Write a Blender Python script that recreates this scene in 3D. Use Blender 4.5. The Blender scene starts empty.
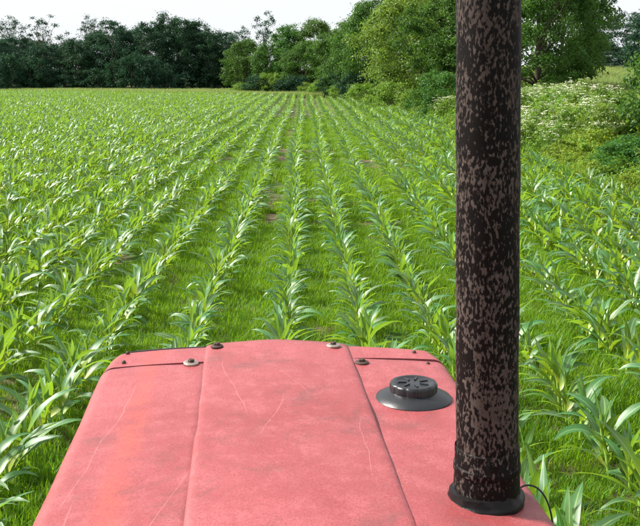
import bpy, bmesh, math, random
import numpy as np
from mathutils import Vector, Matrix

R = math.radians
sc = bpy.context.scene
col = sc.collection

# ------------------------------------------------------------------ camera, sky, sun, exposure
cam_d = bpy.data.cameras.new("camera")
cam = bpy.data.objects.new("camera", cam_d)
col.objects.link(cam)
sc.camera = cam
CAM_H = 2.35
PITCH = R(5.6)
cam.location = (0, 0, CAM_H)
cam.rotation_euler = (R(90) - PITCH, 0, 0)
cam_d.sensor_width = 36
cam_d.lens = 950 / 640 * 36
cam_d.shift_y = -100 / 640
cam_d.clip_start = 0.05
cam_d.clip_end = 2000

SUN_EL, SUN_AZ = R(44), R(-76)          # azimuth measured from +Y towards +X
world = bpy.data.worlds.new("World")
sc.world = world
world.use_nodes = True
wn = world.node_tree
bg = wn.nodes["Background"]
sky = wn.nodes.new("ShaderNodeTexSky")
sky.sky_type = 'NISHITA'
sky.sun_disc = False
sky.sun_elevation = SUN_EL
sky.sun_rotation = SUN_AZ
sky.altitude = 200
sky.air_density = 1.0
sky.dust_density = 4.0
sky.ozone_density = 1.0
mx = wn.nodes.new("ShaderNodeMix")
mx.data_type = 'RGBA'
mx.inputs[0].default_value = 0.8        # thin even cloud veil over the clear sky
wn.links.new(sky.outputs[0], mx.inputs[6])
mx.inputs[7].default_value = (10.4, 10.8, 11.3, 1)
wn.links.new(mx.outputs[2], bg.inputs[0])
bg.inputs[1].default_value = 0.05

sun_d = bpy.data.lights.new("sun", 'SUN')
sun = bpy.data.objects.new("sun", sun_d)
col.objects.link(sun)
sun_d.energy = 4.8
sun_d.angle = R(8)
sun_d.color = (1.0, 0.95, 0.87)
sdir = Vector((math.sin(SUN_AZ) * math.cos(SUN_EL), math.cos(SUN_AZ) * math.cos(SUN_EL), math.sin(SUN_EL)))
sun.rotation_euler = sdir.to_track_quat('Z', 'Y').to_euler()
sun.location = (-20, 20, 30)

sc.view_settings.view_transform = 'Standard'
sc.view_settings.look = 'None'
sc.view_settings.gamma = 1
sc.view_settings.use_curve_mapping = False
sc.view_settings.exposure = 1.14
sc.cycles.use_denoising = True
sc.cycles.max_bounces = 8
sc.cycles.transparent_max_bounces = 8


# ------------------------------------------------------------------ helpers
def tag(o, label=None, cat=None, group=None, kind=None):
    if label: o["label"] = label
    if cat: o["category"] = cat
    if group: o["group"] = group
    if kind: o["kind"] = kind
    return o


def empty(name, loc=(0, 0, 0), rz=0.0):
    o = bpy.data.objects.new(name, None)
    col.objects.link(o)
    o.location = loc
    o.rotation_euler = (0, 0, rz)
    o.empty_display_size = 0.2
    return o


def mesh_np(name, v, faces_flat, nper, smooth=False, attr=None, uv=None):
    """mesh from numpy arrays; nper corners per face"""
    me = bpy.data.meshes.new(name)
    v = np.asarray(v, np.float32).reshape(-1, 3)
    f = np.asarray(faces_flat, np.int32).ravel()
    nf = len(f) // nper
    me.vertices.add(len(v)); me.vertices.foreach_set("co", v.ravel())
    me.loops.add(len(f)); me.loops.foreach_set("vertex_index", f)
    me.polygons.add(nf)
    me.polygons.foreach_set("loop_start", np.arange(nf, dtype=np.int32) * nper)
    me.polygons.foreach_set("loop_total", np.full(nf, nper, np.int32))
    if smooth:
        me.polygons.foreach_set("use_smooth", np.ones(nf, bool))
    if attr is not None:
        a = me.attributes.new("tint", 'FLOAT', 'POINT')
        a.data.foreach_set("value", np.asarray(attr, np.float32))
    if uv is not None:
        l = me.uv_layers.new(name="UVMap")
        l.data.foreach_set("uv", np.asarray(uv, np.float32)[f].ravel())
    me.update(calc_edges=True)
    return me


def ob(name, me, mat=None, parent=None, link=True):
    o = bpy.data.objects.new(name, me)
    if link: col.objects.link(o)
    if mat is not None and not me.materials:
        me.materials.append(mat)
    if parent is not None: o.parent = parent
    return o


def bm_ob(name, bm, mat=None, parent=None, smooth=True, bevel=None, solid=None, autosmooth=40):
    me = bpy.data.meshes.new(name)
    bm.normal_update()
    bm.to_mesh(me); bm.free()
    if smooth:
        for p in me.polygons: p.use_smooth = True
        if autosmooth: me.set_sharp_from_angle(angle=R(autosmooth))
    o = ob(name, me, mat, parent)
    if solid:
        m = o.modifiers.new("thickness", 'SOLIDIFY'); m.thickness = solid; m.offset = -1
    if bevel:
        m = o.modifiers.new("bevel", 'BEVEL'); m.width = bevel; m.segments = 2; m.limit_method = 'ANGLE'
    return o


def add_box(bm, c, s, rot=None):
    r = bmesh.ops.create_cube(bm, size=1)
    M = Matrix.Translation(c) @ (rot or Matrix()) @ Matrix.Diagonal((*s, 1))
    bmesh.ops.transform(bm, matrix=M, verts=r["verts"])


def add_lathe(bm, prof, seg=48, M=None, jitter=None):
    """prof: list of (radius, z); revolves round Z, then transforms by M"""
    rings = []
    for i, (r, z) in enumerate(prof):
        ring = []
        for k in range(seg):
            a = 2 * math.pi * k / seg
            rr = r + (jitter(i, a) if jitter else 0)
            p = Vector((rr * math.cos(a), rr * math.sin(a), z))
            ring.append(bm.verts.new(M @ p if M else p))
        rings.append(ring)
    for a, b in zip(rings[:-1], rings[1:]):
        for k in range(seg):
            bm.faces.new((a[k], a[(k + 1) % seg], b[(k + 1) % seg], b[k]))
    return rings


def tube_np(pts, radii, sides=6):
    """(verts, quads) of a tapered tube along pts"""
    pts = np.asarray(pts, float); n = len(pts)
    V, F = [], []
    for i in range(n):
        t = pts[min(i + 1, n - 1)] - pts[max(i - 1, 0)]
        t = t / (np.linalg.norm(t) + 1e-9)
        ref = np.array([1, 0, 0]) if abs(t[0]) < 0.8 else np.array([0, 1, 0])
        a = np.cross(t, ref); a /= np.linalg.norm(a); b = np.cross(t, a)
        for k in range(sides):
            an = 2 * math.pi * k / sides
            V.append(pts[i] + radii[i] * (math.cos(an) * a + math.sin(an) * b))
    for i in range(n - 1):
        for k in range(sides):
            F.append((i * sides + k, i * sides + (k + 1) % sides, (i + 1) * sides + (k + 1) % sides, (i + 1) * sides + k))
    return np.array(V), np.array(F, np.int32)


def join_np(parts):
    V, F, o = [], [], 0
    for v, f in parts:
        V.append(v); F.append(f + o); o += len(v)
    return np.concatenate(V), np.concatenate(F)


# smooth value noise on the plane, for density variation
_nr = np.random.default_rng(77)
_grid = _nr.random((256, 256))
def vnoise(x, y, s=1.0):
    x = np.asarray(x) / s + 900; y = np.asarray(y) / s + 900
    xi = np.floor(x).astype(int); yi = np.floor(y).astype(int)
    fx = x - xi; fy = y - yi
    fx = fx * fx * (3 - 2 * fx); fy = fy * fy * (3 - 2 * fy)
    g = lambda i, j: _grid[i % 256, j % 256]
    return (g(xi, yi) * (1 - fx) + g(xi + 1, yi) * fx) * (1 - fy) + (g(xi, yi + 1) * (1 - fx) + g(xi + 1, yi + 1) * fx) * fy


# ------------------------------------------------------------------ materials
class NT:
    def __init__(s, name):
        s.m = bpy.data.materials.new(name); s.m.use_nodes = True
        s.t = s.m.node_tree
        s.b = s.t.nodes["Principled BSDF"]; s.out = s.t.nodes["Material Output"]
    def n(s, kind, **kw):
        nd = s.t.nodes.new("ShaderNode" + kind)
        for k, v in kw.items(): setattr(nd, k, v)
        return nd
    def l(s, a, b): s.t.links.new(a, b)
    def val(s, x, sock):
        if isinstance(x, (int, float)): sock.default_value = x
        else: s.l(x, sock)
    def math(s, op, a, b=0.0, c=None, clamp=False):
        nd = s.n("Math", operation=op, use_clamp=clamp)
        s.val(a, nd.inputs[0]); s.val(b, nd.inputs[1])
        if c is not None: s.val(c, nd.inputs[2])
        return nd.outputs[0]
    def mix(s, f, a, b, mode='MIX'):
        nd = s.n("Mix", data_type='RGBA', blend_type=mode)
        s.val(f, nd.inputs[0])
        for i, x in ((6, a), (7, b)):
            if isinstance(x, tuple): nd.inputs[i].default_value = (*x, 1)
            else: s.l(x, nd.inputs[i])
        return nd.outputs[2]
    def noise(s, vec, scale, detail=4, rough=0.55, dist=0.0):
        nd = s.n("TexNoise"); nd.inputs["Scale"].default_value = scale
        nd.inputs["Detail"].default_value = detail; nd.inputs["Roughness"].default_value = rough
        nd.inputs["Distortion"].default_value = dist
        if vec is not None: s.l(vec, nd.inputs["Vector"])
        return nd.outputs[0]
    def ramp(s, x, lo, hi):
        nd = s.n("MapRange", interpolation_type='SMOOTHSTEP')
        s.val(x, nd.inputs[0]); nd.inputs[1].default_value = lo; nd.inputs[2].default_value = hi
        return nd.outputs[0]
    def bump(s, h, strength, dist=0.01):
        nd = s.n("Bump"); nd.inputs["Strength"].default_value = strength
        nd.inputs["Distance"].default_value = dist; s.l(h, nd.inputs["Height"])
        return nd.outputs[0]
    def scaled(s, vec, sx, sy, sz):
        nd = s.n("Mapping"); nd.inputs["Scale"].default_value = (sx, sy, sz); s.l(vec, nd.inputs[0])
        return nd.outputs[0]


def plain(name, c, rough=0.5, metal=0.0, var=0.25, scale=30, spec=0.5, bump=0.0):
    t = NT(name)
    tc = t.n("TexCoord").outputs["Object"]
    nz = t.noise(tc, scale, 6)
    d = tuple(x * (1 - var) for x in c); e = tuple(min(1, x * (1 + var)) for x in c)
    t.l(t.mix(nz, d, e), t.b.inputs["Base Color"])
    t.b.inputs["Roughness"].default_value = rough; t.b.inputs["Metallic"].default_value = metal
    t.b.inputs["Specular IOR Level"].default_value = spec
    if bump: t.l(t.bump(nz, bump, 0.003), t.b.inputs["Normal"])
    return t.m


def leaf_mat(name, dark, light, trans, tf=0.4, rough=0.45, spec=0.4, rnd=0.5, midrib=None, basey=None, hue=0.03):
    """leaf: glossy reflection + light shining through; colour varies leaf to leaf and plant to plant"""
    t = NT(name)
    at = t.n("Attribute", attribute_name="tint").outputs["Fac"]
    oi = t.n("ObjectInfo").outputs["Random"]
    f = t.math('MULTIPLY_ADD', oi, rnd, t.math('MULTIPLY', at, 1 - rnd))
    c = t.mix(f, dark, light)
    tcol = t.mix(f, tuple(x * 0.75 for x in trans), trans)
    if midrib is not None:
        uv = t.n("UVMap").outputs[0]
        sx = t.n("SeparateXYZ"); t.l(uv, sx.inputs[0])
        rib = t.ramp(t.math('ABSOLUTE', t.math('SUBTRACT', sx.outputs[0], 0.5)), 0.09, 0.02)
        rib = t.math('MULTIPLY', rib, 0.75)
        wv = t.math('SINE', t.math('MULTIPLY', sx.outputs[0], 70.0))
        vein = t.math('MULTIPLY_ADD', wv, 0.12, 0.12)
        c = t.mix(vein, c, tuple(x * 1.5 for x in light))
        tcol = t.mix(rib, tcol, midrib)
        c = t.mix(rib, c, midrib)
        if basey is not None:
            bf = t.math('MULTIPLY', t.ramp(sx.outputs[1], 0.42, 0.0), 0.9)
            c = t.mix(bf, c, basey); tcol = t.mix(bf, tcol, basey)
    hs = t.n("HueSaturation")
    t.l(t.math('MULTIPLY_ADD', oi, hue * 2, 0.5 - hue), hs.inputs["Hue"]); t.l(c, hs.inputs["Color"])
    t.l(hs.outputs[0], t.b.inputs["Base Color"])
    t.b.inputs["Roughness"].default_value = rough; t.b.inputs["Specular IOR Level"].default_value = spec
    tr = t.n("BsdfTranslucent"); t.l(tcol, tr.inputs[0])
    ms = t.n("MixShader"); ms.inputs[0].default_value = tf
    t.l(t.b.outputs[0], ms.inputs[1]); t.l(tr.outputs[0], ms.inputs[2]); t.l(ms.outputs[0], t.out.inputs[0])
    return t.m


M = {}
M["corn"] = leaf_mat("corn_leaf", (0.022, 0.09, 0.024), (0.06, 0.18, 0.042), (0.30, 0.50, 0.022), tf=0.39, rough=0.47,
                     spec=0.85, rnd=0.45, midrib=(0.27, 0.42, 0.13), basey=(0.37, 0.47, 0.02))
M["stalk"] = plain("corn_stalk", (0.22, 0.36, 0.06), 0.45, var=0.3, scale=14)
M["grass"] = leaf_mat("grass_blade", (0.045, 0.13, 0.006), (0.14, 0.27, 0.010), (0.30, 0.52, 0.012), tf=0.4, rough=0.5, spec=0.3, rnd=0.5)
M["meadow"] = leaf_mat("meadow_grass", (0.15, 0.23, 0.06), (0.28, 0.36, 0.12), (0.34, 0.42, 0.1), tf=0.4, rough=0.6, spec=0.2, rnd=0.5)
M["wood"] = leaf_mat("woodland_leaf", (0.009, 0.034, 0.020), (0.03, 0.080, 0.042), (0.04, 0.12, 0.04), tf=0.28, rough=0.6, spec=0.15, rnd=0.35)
M["mid"] = leaf_mat("hedge_leaf", (0.015, 0.055, 0.010), (0.07, 0.155, 0.024), (0.12, 0.27, 0.025), tf=0.33, rough=0.55, spec=0.22, rnd=0.35)
M["lime"] = leaf_mat("pale_leaf", (0.04, 0.105, 0.013), (0.16, 0.25, 0.034), (0.27, 0.41, 0.045), tf=0.4, rough=0.5, spec=0.3, rnd=0.25)
M["weed"] = leaf_mat("weed_leaf", (0.045, 0.12, 0.015), (0.16, 0.28, 0.03), (0.28, 0.45, 0.04), tf=0.38, rough=0.5, spec=0.3, rnd=0.6)
M["yweed"] = leaf_mat("yellow_weed_leaf", (0.07, 0.16, 0.02), (0.20, 0.31, 0.035), (0.4, 0.5, 0.04), tf=0.38, rough=0.55, spec=0.25, rnd=0.6)
M["petal"] = plain("white_petal", (0.62, 0.62, 0.46), 0.6, var=0.12, scale=40)
M["bark"] = plain("bark", (0.075, 0.06, 0.045), 0.85, var=0.45, scale=9, spec=0.2, bump=0.6)
M["black"] = plain("black_plastic", (0.009, 0.010, 0.012), 0.38, var=0.35, scale=60, bump=0.12)
M["rubber"] = plain("rubber", (0.018, 0.017, 0.017), 0.62, var=0.3, scale=45, bump=0.2)
M["hole_dark"] = plain("hole_shade_black", (0.005, 0.004, 0.004), 0.4, spec=0.2, var=0.5, scale=70, bump=0.5)  # black put in for the unlit inside of the exhaust hole
M["iron"] = plain("cast_iron", (0.09, 0.088, 0.085), 0.6, metal=0.4, var=0.4, scale=25, bump=0.25)
M["zinc"] = plain("dull_washer", (0.34, 0.29, 0.24), 0.42, metal=0.75, var=0.45, scale=160, bump=0.2)
M["rustbolt"] = plain("rusty_bolt", (0.055, 0.032, 0.024), 0.7, metal=0.3, var=0.6, scale=190, bump=0.4)
M["rim"] = plain("wheel_rim", (0.5, 0.48, 0.43), 0.5, var=0.2, scale=12)


def soil_material():
    t = NT("field_soil")
    p = t.n("NewGeometry").outputs["Position"]
    n1 = t.noise(p, 0.7, 6, 0.6); n2 = t.noise(p, 7.0, 8, 0.65); n3 = t.noise(p, 45, 6, 0.7)
    soil = t.mix(n2, (0.075, 0.052, 0.034), (0.20, 0.145, 0.098))
    grn = t.mix(n3, (0.03, 0.075, 0.01), (0.075, 0.15, 0.022))
    t.l(t.mix(t.ramp(t.math('MULTIPLY_ADD', n1, 0.6, t.math('MULTIPLY', n2, 0.4)), 0.44, 0.56), soil, grn), t.b.inputs["Base Color"])
    t.b.inputs["Roughness"].default_value = 0.95; t.b.inputs["Specular IOR Level"].default_value = 0.15
    t.l(t.bump(t.math('MULTIPLY_ADD', n3, 0.4, n2), 0.9, 0.05), t.b.inputs["Normal"])
    return t.m


def paint_material():
    """sun-bleached red tractor paint: chalky mottling, grime, fine scratches"""
    t = NT("faded_red_paint")
    o = t.n("TexCoord").outputs["Object"]
    s = t.n("SeparateXYZ"); t.l(o, s.inputs[0]); x, y = s.outputs[0], s.outputs[1]
    big = t.noise(o, 3.2, 5, 0.6); mid = t.noise(o, 22, 6, 0.65); fine = t.noise(o, 260, 5, 0.75)
    c = t.mix(t.ramp(big, 0.3, 0.72), (0.225, 0.034, 0.036), (0.31, 0.066, 0.074))
    c = t.mix(t.math('MULTIPLY', t.ramp(mid, 0.42, 0.72), 0.55), c, (0.38, 0.105, 0.115))
    c = t.mix(t.math('MULTIPLY', t.ramp(fine, 0.44, 0.62), 0.7), c, (0.19, 0.028, 0.028))
    sp = t.noise(o, 620, 3, 0.7)
    c = t.mix(t.math('MULTIPLY', t.ramp(sp, 0.56, 0.7), 0.45), c, (0.50, 0.19, 0.19))
    # brushed streaks across and along the panel
    st = t.noise(t.scaled(o, 60, 7, 60), 1.0, 5, 0.7)
    c = t.mix(t.math('MULTIPLY', t.ramp(st, 0.50, 0.72), 0.4), c, (0.23, 0.035, 0.036))
    # grime patches
    gr = t.noise(o, 7.0, 8, 0.75, 0.5)
    grime = t.math('MULTIPLY', t.ramp(gr, 0.50, 0.70), 0.62)
    c = t.mix(grime, c, (0.11, 0.040, 0.038))
    # bright orange-red flush where the top coat is thin next to the centre panel's lip
    fl = t.math('MULTIPLY', t.ramp(t.math('ABSOLUTE', t.math('SUBTRACT', x, -0.190)), 0.038, 0.0), t.ramp(mid, 0.3, 0.7))
    c = t.mix(t.math('MULTIPLY', fl, 0.6), c, (0.40, 0.06, 0.03))
    # long thin scratches
    wob = t.math('MULTIPLY', t.math('SUBTRACT', t.noise(t.scaled(o, 0.01, 5, 0.01), 1.0, 2, 0.5), 0.5), 0.035)
    scr = None
    for x0, k, y0, y1, w in ((-0.285, -0.06, 0.9, 1.55, 0.0011), (-0.232, 0.10, 1.30, 1.86, 0.0012), (-0.235, -0.03, 0.8, 1.35, 0.0014),
                             (-0.02, -0.14, 1.62, 1.98, 0.0010), (0.055, 0.21, 1.52, 1.74, 0.0011), (0.10, -0.3, 1.7, 1.9, 0.0008),
                             (-0.10, 0.22, 1.2, 1.5, 0.0008), (0.20, 0.05, 1.35, 1.62, 0.0009)):
        d = t.math('ABSOLUTE', t.math('SUBTRACT', t.math('ADD', x, wob), t.math('MULTIPLY_ADD', t.math('SUBTRACT', y, (y0 + y1) / 2), k, x0)))
        m = t.math('MULTIPLY', t.ramp(d, w, w * 0.3), t.math('MULTIPLY', t.ramp(y, y0, y0 + 0.04), t.ramp(y, y1, y1 - 0.05)))
        scr = m if scr is None else t.math('MAXIMUM', scr, m)
    scr = t.math('MULTIPLY', scr, t.ramp(t.noise(o, 90, 4, 0.7), 0.32, 0.55))
    c = t.mix(t.math('MULTIPLY', scr, 0.32), c, (0.55, 0.24, 0.24))
    t.l(c, t.b.inputs["Base Color"])
    t.l(t.math('MULTIPLY_ADD', fine, 0.22, t.math('MULTIPLY_ADD', grime, 0.3, 0.36)), t.b.inputs["Roughness"])
    t.b.inputs["Specular IOR Level"].default_value = 0.5
    t.l(t.bump(t.math('MULTIPLY_ADD', fine, 0.5, t.math('MULTIPLY', mid, 0.5)), 0.3, 0.004), t.b.inputs["Normal"])
    return t.m


def pipe_material(name, hi, lo):
    """blackened steel with flaking grey-brown scale in upright drips"""
    t = NT(name)
    o = t.n("TexCoord").outputs["Object"]
    v = t.scaled(o, 1, 1, 0.5)
    a = t.noise(v, 230, 3, 0.55, 0.15); b = t.noise(v, 36, 4, 0.6, 0.2); f = t.noise(o, 420, 4, 0.7)
    flake = t.mix(b, (0.014, 0.009, 0.008), (0.155, 0.128, 0.115))
    flake = t.mix(t.math('MULTIPLY', f, 0.5), flake, (0.06, 0.036, 0.028))
    k = t.math('MULTIPLY_ADD', a, 0.7, t.math('MULTIPLY', b, 0.3))
    k2 = t.ramp(t.math('MULTIPLY_ADD', t.noise(o, 9, 3, 0.5), 0.22, t.math('SUBTRACT', k, 0.11)), hi, lo)
    c = t.mix(k2, (0.004, 0.0026, 0.0026), flake)
    t.l(c, t.b.inputs["Base Color"])
    t.l(t.math('MULTIPLY_ADD', k2, 0.3, 0.6), t.b.inputs["Roughness"])
    t.b.inputs["Specular IOR Level"].default_value = 0.12
    t.l(t.bump(t.math('MULTIPLY_ADD', f, 0.3, k2), 0.25, 0.0003), t.b.inputs["Normal"])
    return t.m


M["soil"] = soil_material()
M["paint"] = paint_material()
M["pipe"] = pipe_material("scorched_rusty_steel", 0.515, 0.43)
M["sleeve"] = pipe_material("sooty_steel", 0.47, 0.40)

# ------------------------------------------------------------------ the lie of the land
EDGE_Y = [-40, 0, 12, 17, 24, 36, 50, 62, 70, 78, 90, 400]
EDGE_X = [7.5, 6.6, 5.9, 5.5, 5.1, 4.9, 4.6, 2.9, 1.4, -0.6, -3, -60]
def field_edge(y): return np.interp(y, EDGE_Y, EDGE_X)      # right-hand limit of the crop
def field_end(x): return np.interp(x, [-90, -40, -15, 0, 10], [112, 100, 88, 80, 77])
def smooth(a, b, x):
    t = np.clip((np.asarray(x, float) - a) / (b - a), 0, 1); return t * t * (3 - 2 * t)
def ground_z(x, y):
    x = np.asarray(x, float); y = np.asarray(y, float)
    e = field_edge(y)
    bank = 0.55 * smooth(0.2, 3.4, x - e) * smooth(6, 16, y) * (1 - smooth(48, 60, y))
    rise = 2.1 * smooth(0.5, 9, x - e) * smooth(20, 82, y)
    und = 0.05 * (vnoise(x, y, 6.0) - 0.5)
    return bank + rise + und * 0.6


xs = np.concatenate([np.linspace(-400, -60, 18), np.linspace(-58, -12, 47), np.linspace(-11.5, 14, 86), np.linspace(15, 60, 40), np.linspace(70, 400, 16)])
ys = np.concatenate([np.linspace(-60, -4, 12), np.linspace(-3, 40, 120), np.linspace(41, 130, 80), np.linspace(140, 700, 22)])
gx, gy = np.meshgrid(xs, ys)
gz = ground_z(gx, gy)
gz = gz + np.where((gy < 45) & (np.abs(gx) < 14), 0.035 * (vnoise(gx, gy, 0.55) - 0.5), 0)
nx, ny = len(xs), len(ys)
ii = np.arange(nx * ny).reshape(ny, nx)
F = np.stack([ii[:-1, :-1], ii[:-1, 1:], ii[1:, 1:], ii[1:, :-1]], -1)
g = ob("ground", mesh_np("ground", np.stack([gx, gy, gz], -1), F, 4, smooth=True), M["soil"])
tag(g, "brown soil of the crop field rising to a bank and meadow behind the hedge", "ground", kind="structure")


# ------------------------------------------------------------------ scattering for what nobody could count
def scatter(name, pts, rz, scl, vi, sources, label, cat):
    c = bpy.data.collections.new(name + "_sources")
    for k, s in enumerate(sources):
        s.name = "%s_source_%02d" % (name, k)
        c.objects.link(s)
    n = len(pts)
    me = bpy.data.meshes.new(name)
    me.vertices.add(n); me.vertices.foreach_set("co", np.asarray(pts, np.float32).ravel())
    for nm, ty, arr in (("rz", 'FLOAT', rz), ("scl", 'FLOAT', scl), ("vi", 'INT', vi)):
        a = me.attributes.new(nm, ty, 'POINT')
        a.data.foreach_set("value", np.asarray(arr, np.int32 if ty == 'INT' else np.float32))
    o = ob(name, me)
    ng = bpy.data.node_groups.new(name, 'GeometryNodeTree')
    ng.interface.new_socket("Geometry", in_out='INPUT', socket_type='NodeSocketGeometry')
    ng.interface.new_socket("Geometry", in_out='OUTPUT', socket_type='NodeSocketGeometry')
    N = ng.nodes.new
    gi, go = N("NodeGroupInput"), N("NodeGroupOutput")
    ip = N("GeometryNodeInstanceOnPoints"); ci = N("GeometryNodeCollectionInfo")
    ci.inputs["Collection"].default_value = c
    ci.inputs["Separate Children"].default_value = True
    ci.inputs["Reset Children"].default_value = True
    ip.inputs["Pick Instance"].default_value = True
    def na(nm, ty):
        q = N("GeometryNodeInputNamedAttribute"); q.data_type = ty; q.inputs["Name"].default_value = nm
        return q.outputs["Attribute"]
    cx = N("ShaderNodeCombineXYZ"); er = N("FunctionNodeEulerToRotation")
    L = ng.links.new
    L(na("rz", 'FLOAT'), cx.inputs[2]); L(cx.outputs[0], er.inputs[0]); L(er.outputs[0], ip.inputs["Rotation"])
    L(na("scl", 'FLOAT'), ip.inputs["Scale"]); L(na("vi", 'INT'), ip.inputs["Instance Index"])
    L(gi.outputs[0], ip.inputs["Points"]); L(ci.outputs[0], ip.inputs["Instance"]); L(ip.outputs[0], go.inputs[0])
    md = o.modifiers.new("scatter", 'NODES'); md.node_group = ng
    tag(o, label, cat, kind="stuff")
    return o


# ------------------------------------------------------------------ the tractor (built in its own frame: +Y is its nose)
YAW = R(4.8)
tr = empty("tractor", (0, 0, 0), YAW)
tag(tr, "old tractor with faded red bonnet, black fuel cap and rusty upright exhaust", "tractor")
CX = 0.071                       # centre line of the tractor beside the operator's eye
TOPZ = 1.738


def side_profile(sgn, n_round=8):
    """outer skin from the lip under the centre panel out and down to the lower edge: list of (x, z)"""
    pts = []
    for k in range(9):
        u = k / 8
        s = 0.135 + u * (0.340 - 0.135)
        pts.append((s, TOPZ - 0.001 - 0.008 * u ** 1.8))
    x0, z0 = pts[-1]
    r = 0.032
    a0 = math.radians(5)
    for k in range(1, n_round + 1):
        a = a0 + (math.pi / 2 - a0) * k / n_round
        pts.append((x0 + r * (math.sin(a) - math.sin(a0)), z0 - r * (math.cos(a0) - math.cos(a))))
    x1, z1 = pts[-1]
    for k in range(1, 7):
        pts.append((x1 + 0.004 * k / 6, z1 - 0.52 * k / 6))
    return [(CX + sgn * x, z) for x, z in pts]


def loft(bm, sections):
    rows = [[bm.verts.new(p) for p in s] for s in sections]
    for a, b in zip(rows[:-1], rows[1:]):
        for k in range(len(a) - 1):
            bm.faces.new((a[k], a[k + 1], b[k + 1], b[k]))
    return rows


rg = random.Random(5)
for sgn in (-1, 1):
    bm = bmesh.new()
    prof = side_profile(sgn)
    ysn = [0.55 + (1.962 - 0.55) * i / 34 for i in range(35)]
    secs = []
    for y in ysn:
        uu = (y - 0.55) / 1.412
        secs.append([(x, y - 0.009 * uu * min(1, max(0, (abs(x - CX) - 0.16) / 0.16)), z + 0.0016 * math.sin(y * 9 + x * 13) + 0.0009 * math.sin(y * 23 - x * 31)) for x, z in prof])
    if sgn > 0: secs = [s[::1] for s in secs]
    loft(bm, secs)
    bmesh.ops.recalc_face_normals(bm, faces=bm.faces)
    if sum((f.normal.z for f in bm.faces)) < 0: bmesh.ops.reverse_faces(bm, faces=bm.faces)
    o = bm_ob("side_panel", bm, M["paint"], tr, solid=0.0035, autosmooth=60)

# centre panel: laid over the side panels, rolled edges, bowed front edge
bm = bmesh.new()
prof = [(-0.1565, -0.0045), (-0.1560, -0.001), (-0.1520, 0.0026), (-0.1470, 0.0044), (-0.1400, 0.0052)]
for k in range(13):
    u = -1 + 2 * k / 12
    prof.append((u * 0.131, 0.0056 + 0.0050 * (1 - u * u)))
prof += [(0.1400, 0.0052), (0.1480, 0.0046), (0.1540, 0.0030), (0.1590, 0.0002), (0.1598, -0.0045)]
secs = []
NY = 44
for i in range(NY + 1):
    u = i / NY
    row = []
    for x, dz in prof:
        yend = 2.094 - 0.030 * (x / 0.16) ** 2 - 0.012 * (x / 0.16)
        y = 0.55 + (yend - 0.55) * u
        drop = 0.003 * max(0, (y - 2.03) / 0.05) ** 2
        row.append((CX + x + 0.004, y, TOPZ + dz - drop + 0.0012 * math.sin(y * 7 + x * 8) + 0.0006 * math.sin(y * 31 + x * 47)))
    secs.append(row)
loft(bm, secs)
bmesh.ops.recalc_face_normals(bm, faces=bm.faces)
if sum((f.normal.z for f in bm.faces)) < 0: bmesh.ops.reverse_faces(bm, faces=bm.faces)
bm_ob("centre_panel", bm, M["paint"], tr, solid=0.003, autosmooth=60)

# nose cowl in front of the seam
bm = bmesh.new()
base = [(-(x - CX), z) for x, z in side_profile(1)][::-1] + [(x - CX, z) for x, z in side_profile(1)]
secs = []
for y, s, dz in ((1.9655, 0.985, -0.012), (1.966, 0.996, 0.0008), (2.00, 0.990, 0.001), (2.04, 0.978, 0.001), (2.065, 0.966, 0.0),
                 (2.078, 0.955, -0.003), (2.086, 0.942, -0.012), (2.090, 0.925, -0.035), (2.091, 0.915, -0.08)):
    secs.append([(CX + x * s, y - (0.016 * abs(x / 0.35) ** 2 + 0.016 * (x / 0.35)) * min(1, (y - 1.9655) / 0.08), z + dz) for x, z in base])
rows = loft(bm, secs)
bm.faces.new(rows[-1])
bmesh.ops.recalc_face_normals(bm, faces=bm.faces)
bm_ob("nose_cowl", bm, M["paint"], tr, autosmooth=45)
# front grille with slats on the nose (faces away from the driver)
bm = bmesh.new()
add_box(bm, (CX, 2.082, 1.42), (0.5, 0.02, 0.36))
gr = bm_ob("grille", bm, M["black"], tr, smooth=False)
bm = bmesh.new(); add_box(bm, (0, 0, 0), (0.47, 0.016, 0.022)); sl = bpy.data.meshes.new("slat"); bm.to_mesh(sl); bm.free()
for k in range(9):
    o = ob("slat", sl, M["rim"], gr); o.location = (CX, 2.098, 1.27 + k * 0.038)
# dark strip added for the shade in the gap along the nose's front edge
bm = bmesh.new()
secs = []
for k in range(25):
    x = -0.335 + 0.180 * k / 24
    y = 2.086 - 0.016 * abs(x / 0.35) ** 2 - 0.016 * (x / 0.35)
    if abs(x) > 0.31: y -= (abs(x) - 0.31) * 0.6
    z = TOPZ - 0.0065 - 0.008 * (max(0, abs(x) - 0.135) / 0.205) ** 1.8
    secs.append([(CX + x, y + 0.003 * math.cos(a), z + 0.003 * math.sin(a)) for a in [2 * math.pi * j / 8 for j in range(9)]])
loft(bm, secs); bmesh.ops.remove_doubles(bm, verts=bm.verts, dist=1e-5); bmesh.ops.recalc_face_normals(bm, faces=bm.faces)
bm_ob("front_gap_dark", bm, M["rubber"], tr)

# dark sheet added for the shade inside the gap between side panels and nose
bm = bmesh.new()
for sgn in (-1, 1):
    pr = [(CX + (x - CX) * 0.985, z - 0.005) for x, z in side_profile(sgn)]
    loft(bm, [[(x, y, z) for x, z in pr] for y in (1.92, 1.99)])
bmesh.ops.recalc_face_normals(bm, faces=bm.faces)
bm_ob("seam_gap_dark", bm, M["rubber"], tr)


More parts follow.
